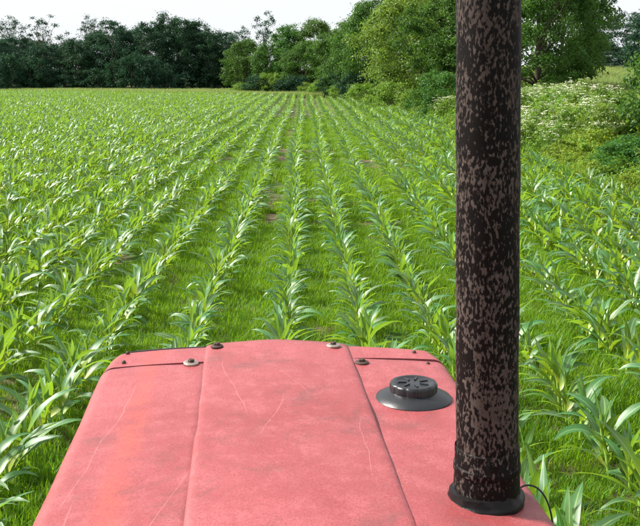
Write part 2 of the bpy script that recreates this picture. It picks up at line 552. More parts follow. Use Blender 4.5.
def bolt(x, y, z, rw, rh, mat_w, mat_b, tilt=0.0):
    bm = bmesh.new()
    add_lathe(bm, [(0.0, 0.0028), (rw * 0.55, 0.0030), (rw * 0.9, 0.0024), (rw, 0.001), (rw, -0.002)], 28)
    b = bm_ob("bolt", bm, mat_w, tr)
    b.location = (x, y, z); b.rotation_euler = (tilt, tilt * 0.7, 0)
    bm = bmesh.new()
    rings = add_lathe(bm, [(rh, 0.002), (rh, 0.0065), (rh * 0.82, 0.0082)], 6)
    bm.faces.new(rings[-1])
    h = bm_ob("bolt_head", bm, mat_b, b, smooth=False, bevel=0.0007)
    h.rotation_euler = (0, 0, x * 7)


bolt(-0.055, 2.045, TOPZ + 0.0095, 0.0135, 0.0072, M["rustbolt"], M["rustbolt"], 0.03)
bolt(0.200, 2.030, TOPZ + 0.0090, 0.0155, 0.0070, M["zinc"], M["rustbolt"], -0.03)
bolt(-0.107, 1.957, TOPZ + 0.0005, 0.0160, 0.0072, M["zinc"], M["rustbolt"], 0.05)
bolt(0.250, 1.930, TOPZ + 0.0005, 0.0150, 0.0075, M["rustbolt"], M["rustbolt"], -0.02)
for x, y, z in ((-0.250, 2.060, TOPZ - 0.007), (-0.250, 1.990, TOPZ - 0.006), (0.376, 2.010, TOPZ - 0.006), (0.392, 1.936, TOPZ - 0.009)):
    bm = bmesh.new()
    add_lathe(bm, [(0.0, 0.0055), (0.0025, 0.005), (0.0042, 0.003), (0.0047, 0.0), (0.0047, -0.004)], 12)
    bm_ob("rivet", bm, M["rustbolt"], tr).location = (x, y, z)

# fuel cap: wide sloping skirt with a notched screw cap
FX, FY, FZ = 0.321, 1.718, TOPZ - 0.003
bm = bmesh.new()
add_lathe(bm, [(0.0, 0.016), (0.040, 0.016), (0.047, 0.0145), (0.060, 0.008), (0.0705, 0.0025), (0.0720, 0.0005), (0.0715, -0.006)], 64)
cap = bm_ob("fuel_cap", bm, M["black"], tr); cap.location = (FX, FY, FZ)
bm = bmesh.new()
def notch(i, a):
    return -0.0022 * max(0, math.cos(a * 12)) ** 3 if i in (0, 1, 2) else 0.0
rings = add_lathe(bm, [(0.0445, 0.006), (0.0450, 0.026), (0.0435, 0.0295), (0.040, 0.0310), (0.034, 0.0306), (0.033, 0.0295), (0.012, 0.0292), (0.0, 0.0292)], 96, None, notch)
kn = bm_ob("cap_lid", bm, M["black"], cap, autosmooth=50)
bm = bmesh.new()
for k in range(7):                      # moulded ribs on the lid
    a = 2 * math.pi * k / 7 + 0.3
    add_box(bm, (0.021 * math.cos(a), 0.021 * math.sin(a), 0.0303), (0.016, 0.004, 0.0024), Matrix.Rotation(a, 4, 'Z'))
bm_ob("cap_rib", bm, M["black"], kn, smooth=False, bevel=0.0006)

# exhaust: leaning very slightly back, sleeve and clamp at the foot, black ring standing in for the hole's dark inside
PX, PY = 0.352, 1.300
PR = 0.0443
ex = empty("exhaust", (PX, PY, TOPZ - 0.010)); ex.parent = tr
ex.rotation_euler = (R(1.4), R(-1.15), 0)
def dent(i, a): return 0.0004 * math.sin(3 * a + i * 0.9) + 0.0003 * math.sin(7 * a - i * 1.7)
bm = bmesh.new()
pf = [(PR * 1.02, 0.04 + 0.0)] + [(PR * (1.0 - 0.01 * i / 40), 0.062 + 1.05 * i / 40) for i in range(41)]
rt = pf[-1]
pf += [(rt[0] - 0.004, rt[1]), (rt[0] - 0.004, rt[1] - 0.3)]
add_lathe(bm, pf, 72, None, dent)
bm_ob("pipe", bm, M["pipe"], ex, autosmooth=50)
bm = bmesh.new()
add_lathe(bm, [(PR * 1.01, 0.085), (PR * 1.045, 0.083), (PR * 1.05, 0.060), (PR * 1.085, 0.058), (PR * 1.085, 0.050), (PR * 1.05, 0.048), (PR * 1.075, 0.03), (PR * 1.09, -0.05)], 72, None, dent)
bm_ob("sleeve", bm, M["sleeve"], ex, autosmooth=35)
bm = bmesh.new()
def torn(i, a): return (0.0022 * math.sin(2 * a + 1) + 0.0010 * math.sin(5 * a) + 0.0005 * math.sin(13 * a + 2)) * (1 if i > 0 else 0)
add_lathe(bm, [(0.040, 0.024), (0.0480, 0.022), (0.0500, 0.014), (0.0520, 0.0105), (0.0545, 0.0098), (0.0560, 0.006), (0.0562, 0.0)], 80, Matrix.Rotation(-R(3), 4, 'Y'), torn)
bm_ob("dark_hole_ring", bm, M["hole_dark"], ex, autosmooth=60).location = (-0.003, -0.003, 0)  # ring laid on the uncut panel in place of the hole's darkness

# thin wire running off the far side of the pipe
wp = np.array([(0.398, 1.30, TOPZ - 0.001), (0.418, 1.316, TOPZ + 0.003), (0.440, 1.306, TOPZ - 0.010), (0.450, 1.296, TOPZ - 0.05), (0.452, 1.29, TOPZ - 0.2)])
wt = np.array([0, 0.8, 1.6, 2.3, 4.0]); wq = np.linspace(0, 4, 40)
wc = np.stack([np.polyval(np.polyfit(wt, wp[:, j], 4), wq) for j in range(3)], -1)
v, f = tube_np(wc, [0.0014] * 40, 8)
ob("wire", mesh_np("wire", v, f, 4, True), M["rubber"], tr)

# what carries the bonnet: engine, gearbox, axles, wheels
bm = bmesh.new()
add_box(bm, (CX, 1.2, 1.0), (0.42, 1.3, 0.55)); add_box(bm, (CX, 1.2, 0.68), (0.3, 1.5, 0.16))
bm_ob("engine", bm, M["iron"], tr, smooth=False, bevel=0.02)
bm = bmesh.new()
add_box(bm, (CX, 0.1, 0.82), (0.44, 1.1, 0.5)); add_box(bm, (CX, -0.25, 0.78), (1.2, 0.3, 0.3))
bm_ob("gearbox", bm, M["iron"], tr, smooth=False, bevel=0.03)
bm = bmesh.new()
add_box(bm, (CX, 1.78, 0.46), (1.1, 0.1, 0.1)); add_box(bm, (CX, 1.78, 0.58), (0.2, 0.16, 0.2))
bm_ob("front_axle", bm, M["iron"], tr, smooth=False, bevel=0.012)
bm = bmesh.new(); add_box(bm, (CX, 0.56, 1.47), (0.62, 0.03, 0.46))
bm_ob("dashboard", bm, M["black"], tr, smooth=False, bevel=0.01)


def wheel(x, y, rad, wid, lugs):
    w = empty("wheel", (x, y, rad - 0.015)); w.parent = tr
    T = Matrix.Rotation(R(90), 4, 'Y')
    h = wid / 2; ri = rad * 0.58
    bm = bmesh.new()
    add_lathe(bm, [(ri, -h * 0.8), (ri * 1.15, -h), (rad * 0.86, -h), (rad * 0.94, -h * 0.8), (rad * 0.96, 0), (rad * 0.94, h * 0.8), (rad * 0.86, h), (ri * 1.15, h), (ri, h * 0.8), (ri, -h * 0.8)], 48, T)
    for k in range(lugs):
        a = 2 * math.pi * k / lugs
        s = 1 if k % 2 else -1
        add_box(bm, Vector((s * h * 0.45, math.cos(a) * rad * 0.97, math.sin(a) * rad * 0.97)), (h * 1.0, rad * 0.06, rad * 0.06),
                Matrix.Rotation(a, 4, 'X') @ Matrix.Rotation(s * 0.5, 4, 'Y'))
    bmesh.ops.recalc_face_normals(bm, faces=bm.faces)
    bm_ob("tyre", bm, M["rubber"], w)
    bm = bmesh.new()
    add_lathe(bm, [(0.0, h * 0.3), (ri * 0.3, h * 0.32), (ri * 0.4, h * 0.1), (ri * 0.8, h * 0.1), (ri * 0.9, h * 0.7), (ri * 1.03, h * 0.8), (ri * 1.03, -h * 0.8), (ri * 0.85, -h * 0.6), (ri * 0.8, 0), (0, 0)], 32, T)
    bm_ob("rim", bm, M["rim"], w)


for s in (-1, 1):
    wheel(CX + s * 0.62, 1.78, 0.36, 0.17, 24)
    wheel(CX + s * 0.74, -0.25, 0.68, 0.33, 30)

# ------------------------------------------------------------------ corn
rn = np.random.default_rng(11)


def leaf_blade(L, W, e0, e1, az, h0, r0, tw, seed, nseg=9):
    """one maize leaf: rises from the stalk, arches over; keeled along its midrib, wavy edges"""
    r = np.random.default_rng(seed)
    V, UV = [], []
    x, z = r0, h0
    ph = r.random() * 6
    ca, sa = math.cos(az), math.sin(az)
    side = r.normal(0, 0.10)
    for i in range(nseg + 1):
        t = i / nseg
        e = e0 + (e1 - e0) * (t ** 1.25)
        w = W * (0.42 + 0.58 * min(1, t / 0.3)) * max(0.02, 1 - max(0, (t - 0.3) / 0.7) ** 1.9) * 0.5
        roll = tw * t
        lift = 0.42 * w * (1 - 0.5 * t)
        sway = side * t * t * L
        for j, u in ((0, -1), (1, 0), (2, 1)):
            ox = 0; oy = u * w * math.cos(roll) + sway
            oz = (lift if u else 0) + u * w * math.sin(roll) + (0.16 * w * math.sin(t * 16 + ph + u * 1.3) if u else 0)
            nxl, nzl = -math.sin(e), math.cos(e)
            px, py, pz = x + nxl * oz, oy, z + nzl * oz
            V.append((px * ca - py * sa, px * sa + py * ca, pz)); UV.append((0.5 + 0.5 * u, t))
        x += L / nseg * math.cos(e); z += L / nseg * math.sin(e)
    F = []
    for i in range(nseg):
        for j in range(2):
            a = i * 3 + j
            F.append((a, a + 1, a + 4, a + 3))
    return np.array(V), np.array(F, np.int32), np.array(UV)


NV = 14
variants = []
for k in range(NV):
    r = np.random.default_rng(100 + k)
    hgt = r.uniform(0.19, 0.27)
    lean = r.normal(0, 0.025, 2)
    sv, sf = tube_np([(0, 0, -0.03), (lean[0] * .4, lean[1] * .4, hgt * 0.5), (lean[0], lean[1], hgt), (lean[0] * 1.2, lean[1] * 1.2, hgt + 0.09)], [0.0125, 0.012, 0.009, 0.004], 7)
    stalk = mesh_np("corn_stalk", sv, sf, 4, True); stalk.materials.append(M["stalk"])
    leaves = []
    nl = int(r.integers(7, 10))
    plane = r.uniform(-0.55, 0.55)
    for i in range(nl):
        u = i / (nl - 1)
        az = plane + (math.pi if i % 2 else 0) + r.normal(0, 0.42)
        L = (0.20 + 0.21 * math.sin(math.pi * min(1, 0.18 + u * 0.72))) * r.uniform(0.88, 1.12)
        W = (0.038 + 0.028 * math.sin(math.pi * min(1, 0.15 + u * 0.7))) * r.uniform(0.9, 1.15)
        e0 = R(44 + 36 * u + r.normal(0, 8)); e1 = R(-48 + 84 * u ** 1.2 + r.normal(0, 20))
        if i >= nl - 2: e0, e1, L, W = R(84), R(r.uniform(48, 70)), L * 0.85, W * 0.75
        v, f, uv = leaf_blade(L, W, e0, e1, az, 0.015 + hgt * u ** 0.9, 0.004, r.normal(0, 0.5), 1000 + k * 20 + i)
        v[:, 0] += lean[0] * u; v[:, 1] += lean[1] * u
        me = mesh_np("corn_leaf", v, f, 4, True, attr=np.full(len(v), r.random()), uv=uv)
        me.materials.append(M["corn"])
        leaves.append((v, f, uv, me))
    variants.append((stalk, leaves, sv, sf))

corn_src = []
for k, (stalk, leaves, sv, sf) in enumerate(variants):
    V = [sv]; Fq = [sf]; U = [np.full((len(sv), 2), (0.5, 0.0))]; o_ = len(sv); T = [np.zeros(len(sv))]
    for i, (v, f, uv, me) in enumerate(leaves):
        V.append(v); Fq.append(f + o_); U.append(uv); o_ += len(v); T.append(np.full(len(v), (i * 0.37 + k * 0.11) % 1))
    me = mesh_np("corn_plant_joined", np.concatenate(V), np.concatenate(Fq), 4, True, np.concatenate(T), np.concatenate(U))
    corn_src.append(ob("s", me, M["corn"], link=False))

ROW, SLOPE, XA = 0.67, -0.0168, -0.34     # row spacing, drift of the rows to the left, row running into the bonnet
SP = 0.165
cosY, sinY = math.cos(YAW), math.sin(YAW)
def to_tractor(x, y): return cosY * x + sinY * y - CX, -sinY * x + cosY * y
def project(X, Y, Z):
    d = Y * math.cos(PITCH) - (Z - CAM_H) * math.sin(PITCH)
    u = Y * math.sin(PITCH) + (Z - CAM_H) * math.cos(PITCH)
    return 320 + 950 * X / d, 163 - 950 * u / d, d

P, PR_, PK = [], [], []
for k in range(-100, 16):
    y = np.arange(0.6, 114, SP) + rn.uniform(0, SP)
    y = y + rn.normal(0, 0.035, len(y))
    wob = 0.05 * np.sin(y * 0.16 + k * 1.3) + 0.035 * np.sin(y * 0.05 + k // 4 * 2.1)
    x = XA + k * ROW + SLOPE * (y - 7) + wob + rn.normal(0, 0.022, len(y))
    e = field_edge(y)
    ok = (x < e - 0.1 - 0.5 * vnoise(x, y, 2.0)) & (y < field_end(x)) & (x > -0.36 * y - 3.2) & (x < 0.37 * y + 2.6)
    s, t = to_tractor(x, y)
    ok &= ~((np.abs(s) < 0.92) & (t < 2.45))
    ok &= rn.random(len(y)) > 0.045
    if k in (-1, 0): ok &= ~((y > 26) & (y < 60) & (rn.random(len(y)) < 0.25))
    P.append(np.stack([x[ok], y[ok]], -1)); PK.append(np.full(ok.sum(), k))
P = np.concatenate(P); PK = np.concatenate(PK)
PZ = ground_z(P[:, 0], P[:, 1]) - 0.005
# growth varies in patches across the field
size = np.clip(0.84 + 0.26 * (vnoise(P[:, 0], P[:, 1], 5.0) - 0.5) + rn.normal(0, 0.09, len(P)), 0.5, 1.1)
size *= np.where(P[:, 1] > 70, 0.92, 1.0)
size *= 1 + 0.24 * smooth(1.3, 3.0, P[:, 0]) + 0.12 * smooth(2.2, 5.0, -P[:, 0])      # the outer rows stand taller
vi = rn.integers(0, NV, len(P))
rz = rn.normal(0, 0.7, len(P)) + np.where(rn.random(len(P)) < 0.5, 0, math.pi) + np.where(rn.random(len(P)) < 0.18, 1.5, 0)

px, py, dd = project(P[:, 0], P[:, 1], 0.3)
px1, py1, _ = project(P[:, 0], P[:, 1], 0.62)
def under_bonnet(x, y):
    left = 108 - (y - 362) * 0.427; right = 437 + (y - 358) * 0.66
    return (y > 352) & (x > left + 45) & (x < right - 45)
seen = (px > -25) & (px < 665) & (py1 < 530) & (dd > 0.5) & ~under_bonnet(px1, py1)
seen &= ~((px > 470) & (px < 510) & (py > 100))
order = np.argsort(np.where(seen, dd, 1e6))[:300]
individual = np.zeros(len(P), bool); individual[order] = True

ORD = ["first", "second", "third", "fourth", "fifth", "sixth", "seventh", "eighth", "ninth", "tenth"]
def row_label(k):
    if k == 0: return "knee-high corn plant in the row running into the middle of the bonnet"
    if k == 1: return "knee-high corn plant in the row meeting the bonnet beside the fuel cap"
    if k == 2: return "knee-high corn plant in the row that passes behind the exhaust pipe"
    if k > 2: return "knee-high corn plant in the %s row beyond the exhaust, towards the hedge" % ORD[k - 3]
    return "corn plant in the %s row past the bonnet's plain flank, away from the hedge" % ORD[-k - 1]
rank = {}
for i in order:
    k = int(PK[i]); rank[k] = rank.get(k, 0) + 1
    lab = row_label(k)
    if k in (0, 1):
        where = "in the row running into the middle of the bonnet" if k == 0 else "in the row meeting the bonnet beside the fuel cap"
        lab = ("%s corn plant out " % ORD[rank[k] - 1] if rank[k] <= 10 else "corn plant beyond the tenth ") + where.replace("running into", "meeting")
    stalk, leaves, _, _ = variants[vi[i]]
    e = empty("corn_plant", (P[i, 0], P[i, 1], PZ[i]), rz[i])
    e.scale = (size[i],) * 3
    tag(e, lab, "corn plant", "corn plants standing in rows ahead of the tractor")
    ob("stalk", stalk, None, e)
    for lf in leaves: ob("leaf", lf[3], None, e)
far = ~individual
scatter("corn_crop", np.column_stack([P[far], PZ[far]]), rz[far], size[far], vi[far], corn_src,
        "dense green rows of young corn filling the far field up to the woods", "corn crop")


# ------------------------------------------------------------------ grass between the rows
def grass_patch(seed, n, rad, h0, h1, w, lean=0.5, weeds=0):
    r = np.random.default_rng(seed)
    a = r.uniform(0, 2 * math.pi, n); d = rad * np.sqrt(r.random(n))
    bx, by = d * np.cos(a), d * np.sin(a)
    h = r.uniform(h0, h1, n); wz = w * r.uniform(0.7, 1.3, n)
    az = r.uniform(0, 2 * math.pi, n); ln = h * np.abs(r.normal(0.35, lean * 0.6, n))
    dx, dy = np.cos(az), np.sin(az)
    sx, sy = -dy, dx
    V = np.zeros((n, 5, 3))
    for q, (t, ww) in enumerate(((0, 1), (0, -1), (0.55, 0.85), (0.55, -0.85), (1, 0))):
        off = ln * t ** 2
        V[:, q, 0] = bx + dx * off + sx * wz * ww * 0.5; V[:, q, 1] = by + dy * off + sy * wz * ww * 0.5
        V[:, q, 2] = h * (t - 0.25 * t * t) * 1.2 - 0.01
    b = np.arange(n)[:, None] * 5
    F = np.concatenate([b + [0, 1, 3], b + [0, 3, 2], b + [2, 3, 4]])
    tint = np.repeat(r.random(n), 5)
    return mesh_np("grass_patch", V, F, 3, False, tint)


def in_view(n, y0, y1, seed, margin=1.2):
    r = np.random.default_rng(seed)
    y = np.sqrt(r.uniform(y0 * y0, y1 * y1, n)); x = r.uniform(-1, 1, n) * (0.36 * y + margin)
    return x, y


gsrc = [ob("s", grass_patch(300 + k, 110, 0.17, 0.04, 0.125, 0.0055), M["grass"], link=False) for k in range(5)]
gsrc += [ob("s", grass_patch(320 + k, 70, 0.19, 0.03, 0.085, 0.007, 0.8), M["grass"], link=False) for k in range(2)]
X1, Y1 = in_view(9000, 3.2, 16, 5); X2, Y2 = in_view(16000, 15, 46, 6)
GX = np.concatenate([X1, X2]); GY = np.concatenate([Y1, Y2])
gs = np.concatenate([np.full(len(X1), 1.0), np.full(len(X2), 1.5)]) * rn.uniform(0.75, 1.3, len(GX))
cover = vnoise(GX, GY, 1.3) * 0.6 + vnoise(GX, GY, 0.4) * 0.4
rowpos = (GX - XA - SLOPE * (GY - 7)) / ROW
thin = smooth(10, 24, GY) * 0.2
track = (np.abs(rowpos + 0.5) < 0.34) & (GY > 15)
keep = (cover > 0.20 + thin + 0.34 * track) & (GX < field_edge(GY) + 0.3) & (GY < field_end(GX))
gs *= 0.7 + 0.6 * vnoise(GX, GY, 2.2)
scatter("grass", np.column_stack([GX, GY, ground_z(GX, GY)])[keep], rn.uniform(0, 6.28, keep.sum()), gs[keep], rn.integers(0, 7, keep.sum()), gsrc,
        "short bright green grass and weeds carpeting the soil between the corn rows", "grass")


# ------------------------------------------------------------------ trees and shrubs
def crown_np(seed, Hc, Rx, z0, n_clump, per, leaf, clump_r=0.16, hollow=0.45, top=1.0, airy=0.0, droop=0.0):
    """leaf faces in clumps spread through a lobed crown volume from z0 to Hc; returns mesh and clump centres"""
    r = np.random.default_rng(seed)
    lob = r.uniform(0, 6.28, 4)
    cs = []
    while len(cs) < n_clump:
        t = r.random() ** (0.9)
        a = r.uniform(0, 6.28)
        prof = math.sin(math.pi * (0.12 + 0.80 * t ** (0.85 * top))) ** 0.62
        lobe = 1 + 0.16 * math.sin(3 * a + lob[0] + 3 * t) + 0.13 * math.sin(5 * a + lob[1] - 5 * t) + 0.10 * math.sin(9 * t + lob[2] + 2 * a)
        rr = Rx * prof * lobe * (hollow + (1 - hollow) * r.random() ** 0.5)
        z = z0 + (Hc - z0) * t * (1 + 0.07 * math.sin(2 * a + lob[3]))
        if airy and r.random() < airy * (0.5 + 0.5 * math.sin(4 * a + 6 * t)): continue
        cs.append((rr * math.cos(a), rr * math.sin(a), z))
    cs = np.array(cs)
    crd = Rx * clump_r * r.uniform(0.7, 1.5, n_clump)
    N = n_clump * per
    idx = np.repeat(np.arange(n_clump), per)
    d = r.normal(0, 1, (N, 3)); d /= np.linalg.norm(d, axis=1)[:, None]
    rad = crd[idx] * r.random(N) ** 0.45 * (1 + 0.25 * r.normal(0, 1, N))
    d2 = d * np.array([1.15, 1.15, 0.72])
    pos = cs[idx] + d2 * rad[:, None]
    pos[:, 2] -= droop * rad * r.random(N)
    pos[:, 2] = np.maximum(pos[:, 2], 0.05)
    nrm = d * 0.55 + r.normal(0, 0.5, (N, 3)) + np.array([0, 0, 0.45])
    nrm /= np.linalg.norm(nrm, axis=1)[:, None]
    ref = r.normal(0, 1, (N, 3))
    u = np.cross(nrm, ref); u /= np.linalg.norm(u, axis=1)[:, None] + 1e-9
    w = np.cross(nrm, u)
    s = leaf * r.uniform(0.6, 1.35, N)
    V = np.zeros((N, 4, 3))
    V[:, 0] = pos - u * (s * 0.5)[:, None]
    V[:, 1] = pos - w * (s * 0.30)[:, None] + nrm * (s * 0.06)[:, None]
    V[:, 2] = pos + u * (s * 0.5)[:, None]
    V[:, 3] = pos + w * (s * 0.30)[:, None] + nrm * (s * 0.06)[:, None]
    tint = np.clip(0.5 * r.random(N) + 0.5 * r.random(n_clump)[idx], 0, 1)
    return mesh_np("crown", V, np.arange(N * 4), 4, False, np.repeat(tint, 4)), cs


def trunk_np(seed, Hc, r0, cs, limbs, z0):
    r = np.random.default_rng(seed + 5)
    top = Hc * 0.82
    n = 8
    bend = r.normal(0, 0.045 * Hc, 2)
    tp = np.array([(bend[0] * (i / n) ** 2, bend[1] * (i / n) ** 2, top * i / n - 0.15) for i in range(n + 1)])
    parts = [tube_np(tp, [r0 * (1 - 0.85 * i / n) for i in range(n + 1)], 7)]
    pick = r.choice(len(cs), min(limbs, len(cs)), replace=False)
    for p in pick:
        c = cs[p]
        hz = max(0.12 * Hc, c[2] * r.uniform(0.4, 0.75)); hz = min(hz, top * 0.95)
        q = np.array([np.interp(hz, tp[:, 2], tp[:, 0]), np.interp(hz, tp[:, 2], tp[:, 1]), hz])
        mid = (q + c) / 2 + r.normal(0, 0.05 * Hc, 3) + np.array([0, 0, 0.03 * Hc])
        rl = r0 * 0.42 * (1 - 0.6 * hz / top)
        parts.append(tube_np([q, q * 0.6 + mid * 0.4, mid, mid * 0.45 + c * 0.55, c], [rl, rl * 0.85, rl * 0.6, rl * 0.4, rl * 0.15], 5))
    v, f = join_np(parts)
    return mesh_np("trunk", v, f, 4, True)


TV = {}
def tree_kind(key, n, mat, **kw):
    TV[key] = []
    limbs = kw.pop("limbs", 14); r0 = kw.pop("r0", 0.16)
    for k in range(n):
        sd = abs(hash_str(key)) + 17 * k
        me, cs = crown_np(sd, **kw)
        me.materials.append(M[mat])
        tm = trunk_np(sd, kw["Hc"], r0, cs, limbs, kw["z0"]); tm.materials.append(M["bark"])
        TV[key].append((me, tm, kw["Hc"], kw["Rx"]))
def hash_str(s): return sum(ord(c) * (i + 3) * 131 for i, c in enumerate(s))


tree_kind("wood", 5, "wood", Hc=8.0, Rx=2.6, z0=0.5, n_clump=130, per=120, leaf=0.17, clump_r=0.20, hollow=0.35)
tree_kind("airy", 3, "wood", Hc=8.5, Rx=2.3, z0=3.2, n_clump=62, per=60, leaf=0.15, clump_r=0.17, hollow=0.2, airy=0.8, limbs=34, r0=0.15)
tree_kind("shrub", 4, "wood", Hc=3.4, Rx=2.2, z0=0.15, n_clump=70, per=70, leaf=0.20, clump_r=0.22, hollow=0.4, limbs=6, r0=0.07)
tree_kind("hedge", 4, "mid", Hc=6.0, Rx=2.7, z0=0.5, n_clump=160, per=150, leaf=0.15, clump_r=0.17, hollow=0.45)
tree_kind("lime", 1, "lime", Hc=6.2, Rx=3.3, z0=0.35, n_clump=340, per=190, leaf=0.125, clump_r=0.13, hollow=0.55, droop=0.6)
tree_kind("near", 2, "mid", Hc=6.0, Rx=2.8, z0=0.3, n_clump=300, per=170, leaf=0.12, clump_r=0.13, hollow=0.5)
tree_kind("bush", 2, "mid", Hc=2.4, Rx=1.5, z0=0.1, n_clump=150, per=110, leaf=0.09, clump_r=0.17, hollow=0.5, limbs=8, r0=0.05)
tree_kind("pale_bush", 2, "weed", Hc=2.0, Rx=1.5, z0=0.05, n_clump=130, per=90, leaf=0.10, clump_r=0.18, hollow=0.5, limbs=8, r0=0.04)

tcount = [0]
def tree(name, key, X, Y, h, w, label, cat="tree", group=None, var=None, rot=None):
    vs = TV[key]; tcount[0] += 1
    me, tm, Hc, Rx = vs[(tcount[0] if var is None else var) % len(vs)]
    z = float(ground_z(X, Y)) - 0.05
    e = empty(name, (X, Y, z), (tcount[0] * 2.4) % 6.28 if rot is None else rot)
    e.scale = (w / 2 / Rx, w / 2 / Rx, h / Hc)
    tag(e, label, cat, group)
    ob("trunk", tm, None, e)
    c = ob("crown", me, None, e); c["kind"] = "stuff"
    return e


def at(px, D): return (px - 320) / 950 * D

# dark wood along the far end of the field
wood = "dark trees of the wood along the field's far end"
WD = [(-22, 106, 7.4, 5.2), (0, 103, 6.4, 4.6), (22, 107, 6.2, 5), (42, 104, 5.6, 4.4), (62, 106, 5.4, 4.6), (80, 103, 5.8, 4.2), (96, 105, 6.9, 4.6), (113, 103, 7.9, 5.0), (132, 105, 7.5, 4.6),
      (150, 102, 7.6, 4.8), (168, 104, 8.6, 4.8), (183, 102, 8.7, 4.6), (200, 103, 7.8, 4.6), (214, 101, 7.0, 4.2), (229, 103, 6.5, 4.4)]
ORD2 = ORD + ["eleventh", "twelfth", "thirteenth", "fourteenth", "fifteenth"]
for q, (px_, D, h, w) in enumerate(reversed(WD)):
    h *= 0.92
    tree("woodland_tree", "wood", at(px_, D), D, h, w, "dark blue-green tree, %s in the wood's front rank counting from the gap beside the hedgerow" % ORD2[q], "tree", wood)
for px_, D, h, w in ((-12, 114, 6.2, 5), (12, 113, 6.2, 5), (34, 114, 5.6, 5), (56, 113, 5.4, 5), (76, 114, 5.6, 5), (100, 113, 6.6, 5), (124, 114, 7.2, 5), (145, 113, 7.0, 5), (172, 113, 7.8, 5), (195, 114, 7.4, 5), (216, 113, 6.0, 5), (238, 113, 5.0, 5)):
    tree("woodland_tree", "wood", at(px_, D), D, h, w, "dark tree standing behind the wood's front rank", "tree", "trees behind the wood's front rank")
for px_, D, h, w, lb in ((12, 108, 8.0, 4.2, "airy open-crowned tree rising above the wood beside the low dip in its skyline"),
                         (46, 108, 8.4, 5.0, "sparse tree with see-through crown, tallest over the wood's low stretch"),
                         (92, 108, 8.0, 3.8, "thin see-through treetop showing sky beside the wood's tall dense trees"),
                         (240, 100, 6.6, 3.2, "small open-crowned tree at the gap where the wood ends"),
                         (267, 97, 8.2, 3.6, "lone lacy tree with see-through crown above the far hedgerow")):
    tree("open_crowned_tree", "airy", at(px_, D), D, h, w, lb, "tree")
for px_ in range(-20, 236, 17):
    D = 100.0 + 2.2 * math.sin(px_ * 0.7) 
    h = 2.5 + 1.1 * math.sin(px_ * 1.9) + 0.6 * math.cos(px_ * 0.37); w = 2.8 + 0.8 * math.sin(px_ * 0.9)
    tree("shrub", "shrub", at(px_, D), D, h, w, "dark rounded shrub at the foot of the far wood", "shrub", "shrubs along the foot of the far wood")

# hedgerow of mid-green trees closing the field straight ahead
for px_, D, h, w, lb in ((247, 95, 5.0, 4.8, "low bushy tree at the open end of the hedgerow, nearest the dark wood"),
                         (272, 92, 4.6, 4.4, "rounded mid-green hedgerow tree below the lacy see-through tree"),
                         (290, 92, 6.2, 4.6, "broad dark-green hedgerow tree with a domed top next to the lacy tree"),
                         (304, 88, 4.6, 4.2, "short lighter green tree in front of the domed hedgerow trees"),
                         (316, 91, 6.3, 5.0, "broad hedgerow tree topping the far hedgerow midway along"),
                         (330, 86, 4.7, 4.2, "hedgerow tree before the skyline starts to climb towards the yellow-green tree"),
                         (343, 82, 5.3, 4.4, "taller green hedgerow tree where the skyline starts to climb"),
                         (356, 77, 5.9, 4.4, "tall green hedgerow tree, second from the big yellow-green tree"),
                         (369, 72, 6.8, 4.6, "tall green hedgerow tree leaning on the big yellow-green tree")):
    tree("hedgerow_tree", "hedge", at(px_, D), D, h, w, lb, "tree", "trees of the far hedgerow")
for px_, D in ((244, 88), (258, 87), (272, 87), (286, 86), (298, 85.5), (312, 84), (324, 82), (334, 79), (344, 75.5), (354, 71), (364, 67)):
    tree("hedge_shrub", "shrub" if px_ % 4 else "pale_bush", at(px_, D), D, 1.6 + 0.5 * math.sin(px_), 2.6, "low shrub along the foot of the far hedgerow", "shrub", "low shrubs along the far hedgerow")

# near side: the hedge bank
tree("yellow_green_tree", "lime", at(420, 55), 55, 6.5, 6.4, "big yellow-green tree with foliage down to the corn, beside the exhaust pipe", "tree")
tree("tall_dark_tree", "hedge", at(404, 66), 66, 8.6, 5.0, "tall dark tree looking over the top of the yellow-green tree", "tree")
tree("tall_dark_tree", "hedge", at(440, 64), 64, 10.0, 6.0, "tall dark tree behind the exhaust pipe's upper end", "tree")
tree("hedge_tree", "near", at(462, 50), 50, 6.6, 5.4, "deep green tree half hidden behind the exhaust pipe", "tree")
tree("hedge_tree", "near", at(537, 43), 43, 6.3, 5.6, "broad green tree behind the white cow parsley, at the meadow's edge", "tree", var=1)
tree("tall_dark_tree", "hedge", at(560, 58), 58, 9.5, 5.4, "tall tree rising behind the broad green tree at the meadow's edge", "tree")
tree("open_crowned_tree", "airy", at(590, 60), 60, 8.2, 3.4, "thin open-branched tree at the meadow's edge against the white sky", "tree")
tree("meadow_tree", "wood", at(624, 78), 78, 4.6, 4.6, "dark rounded tree standing at the top of the meadow", "tree")
tree("meadow_tree", "wood", at(652, 74), 74, 5.0, 4.6, "larger dark tree at the top of the meadow, beside the rounded one", "tree")
tree("distant_tree", "wood", at(592, 98), 98, 3.6, 4.5, "small distant tree beyond the meadow's crest, in the gap", "tree")
tree("distant_tree", "wood", at(607, 104), 104, 3.0, 4.5, "low distant tree beyond the meadow's crest, farthest off", "tree")
tree("bank_bush", "bush", at(688, 22), 22, 2.9, 2.7, "leafy dark bush on the bank at the edge of the crop, close by the meadow", "shrub", var=0)
tree("bank_bush", "bush", at(694, 30), 30, 2.0, 2.6, "leafy bush on the bank farther up beside the meadow", "shrub", var=1)
tree("bank_bush", "pale_bush", at(668, 40), 40, 1.2, 2.6, "pale green bush at the lower rim of the meadow", "shrub")
tree("bank_bush", "bush", at(640, 19), 19, 0.9, 2.0, "low dark bush where corn meets the bank", "shrub")
tree("bank_bush", "pale_bush", at(391, 51), 51, 1.7, 2.6, "pale low bush at the foot of the yellow-green tree, next to the corn", "shrub")
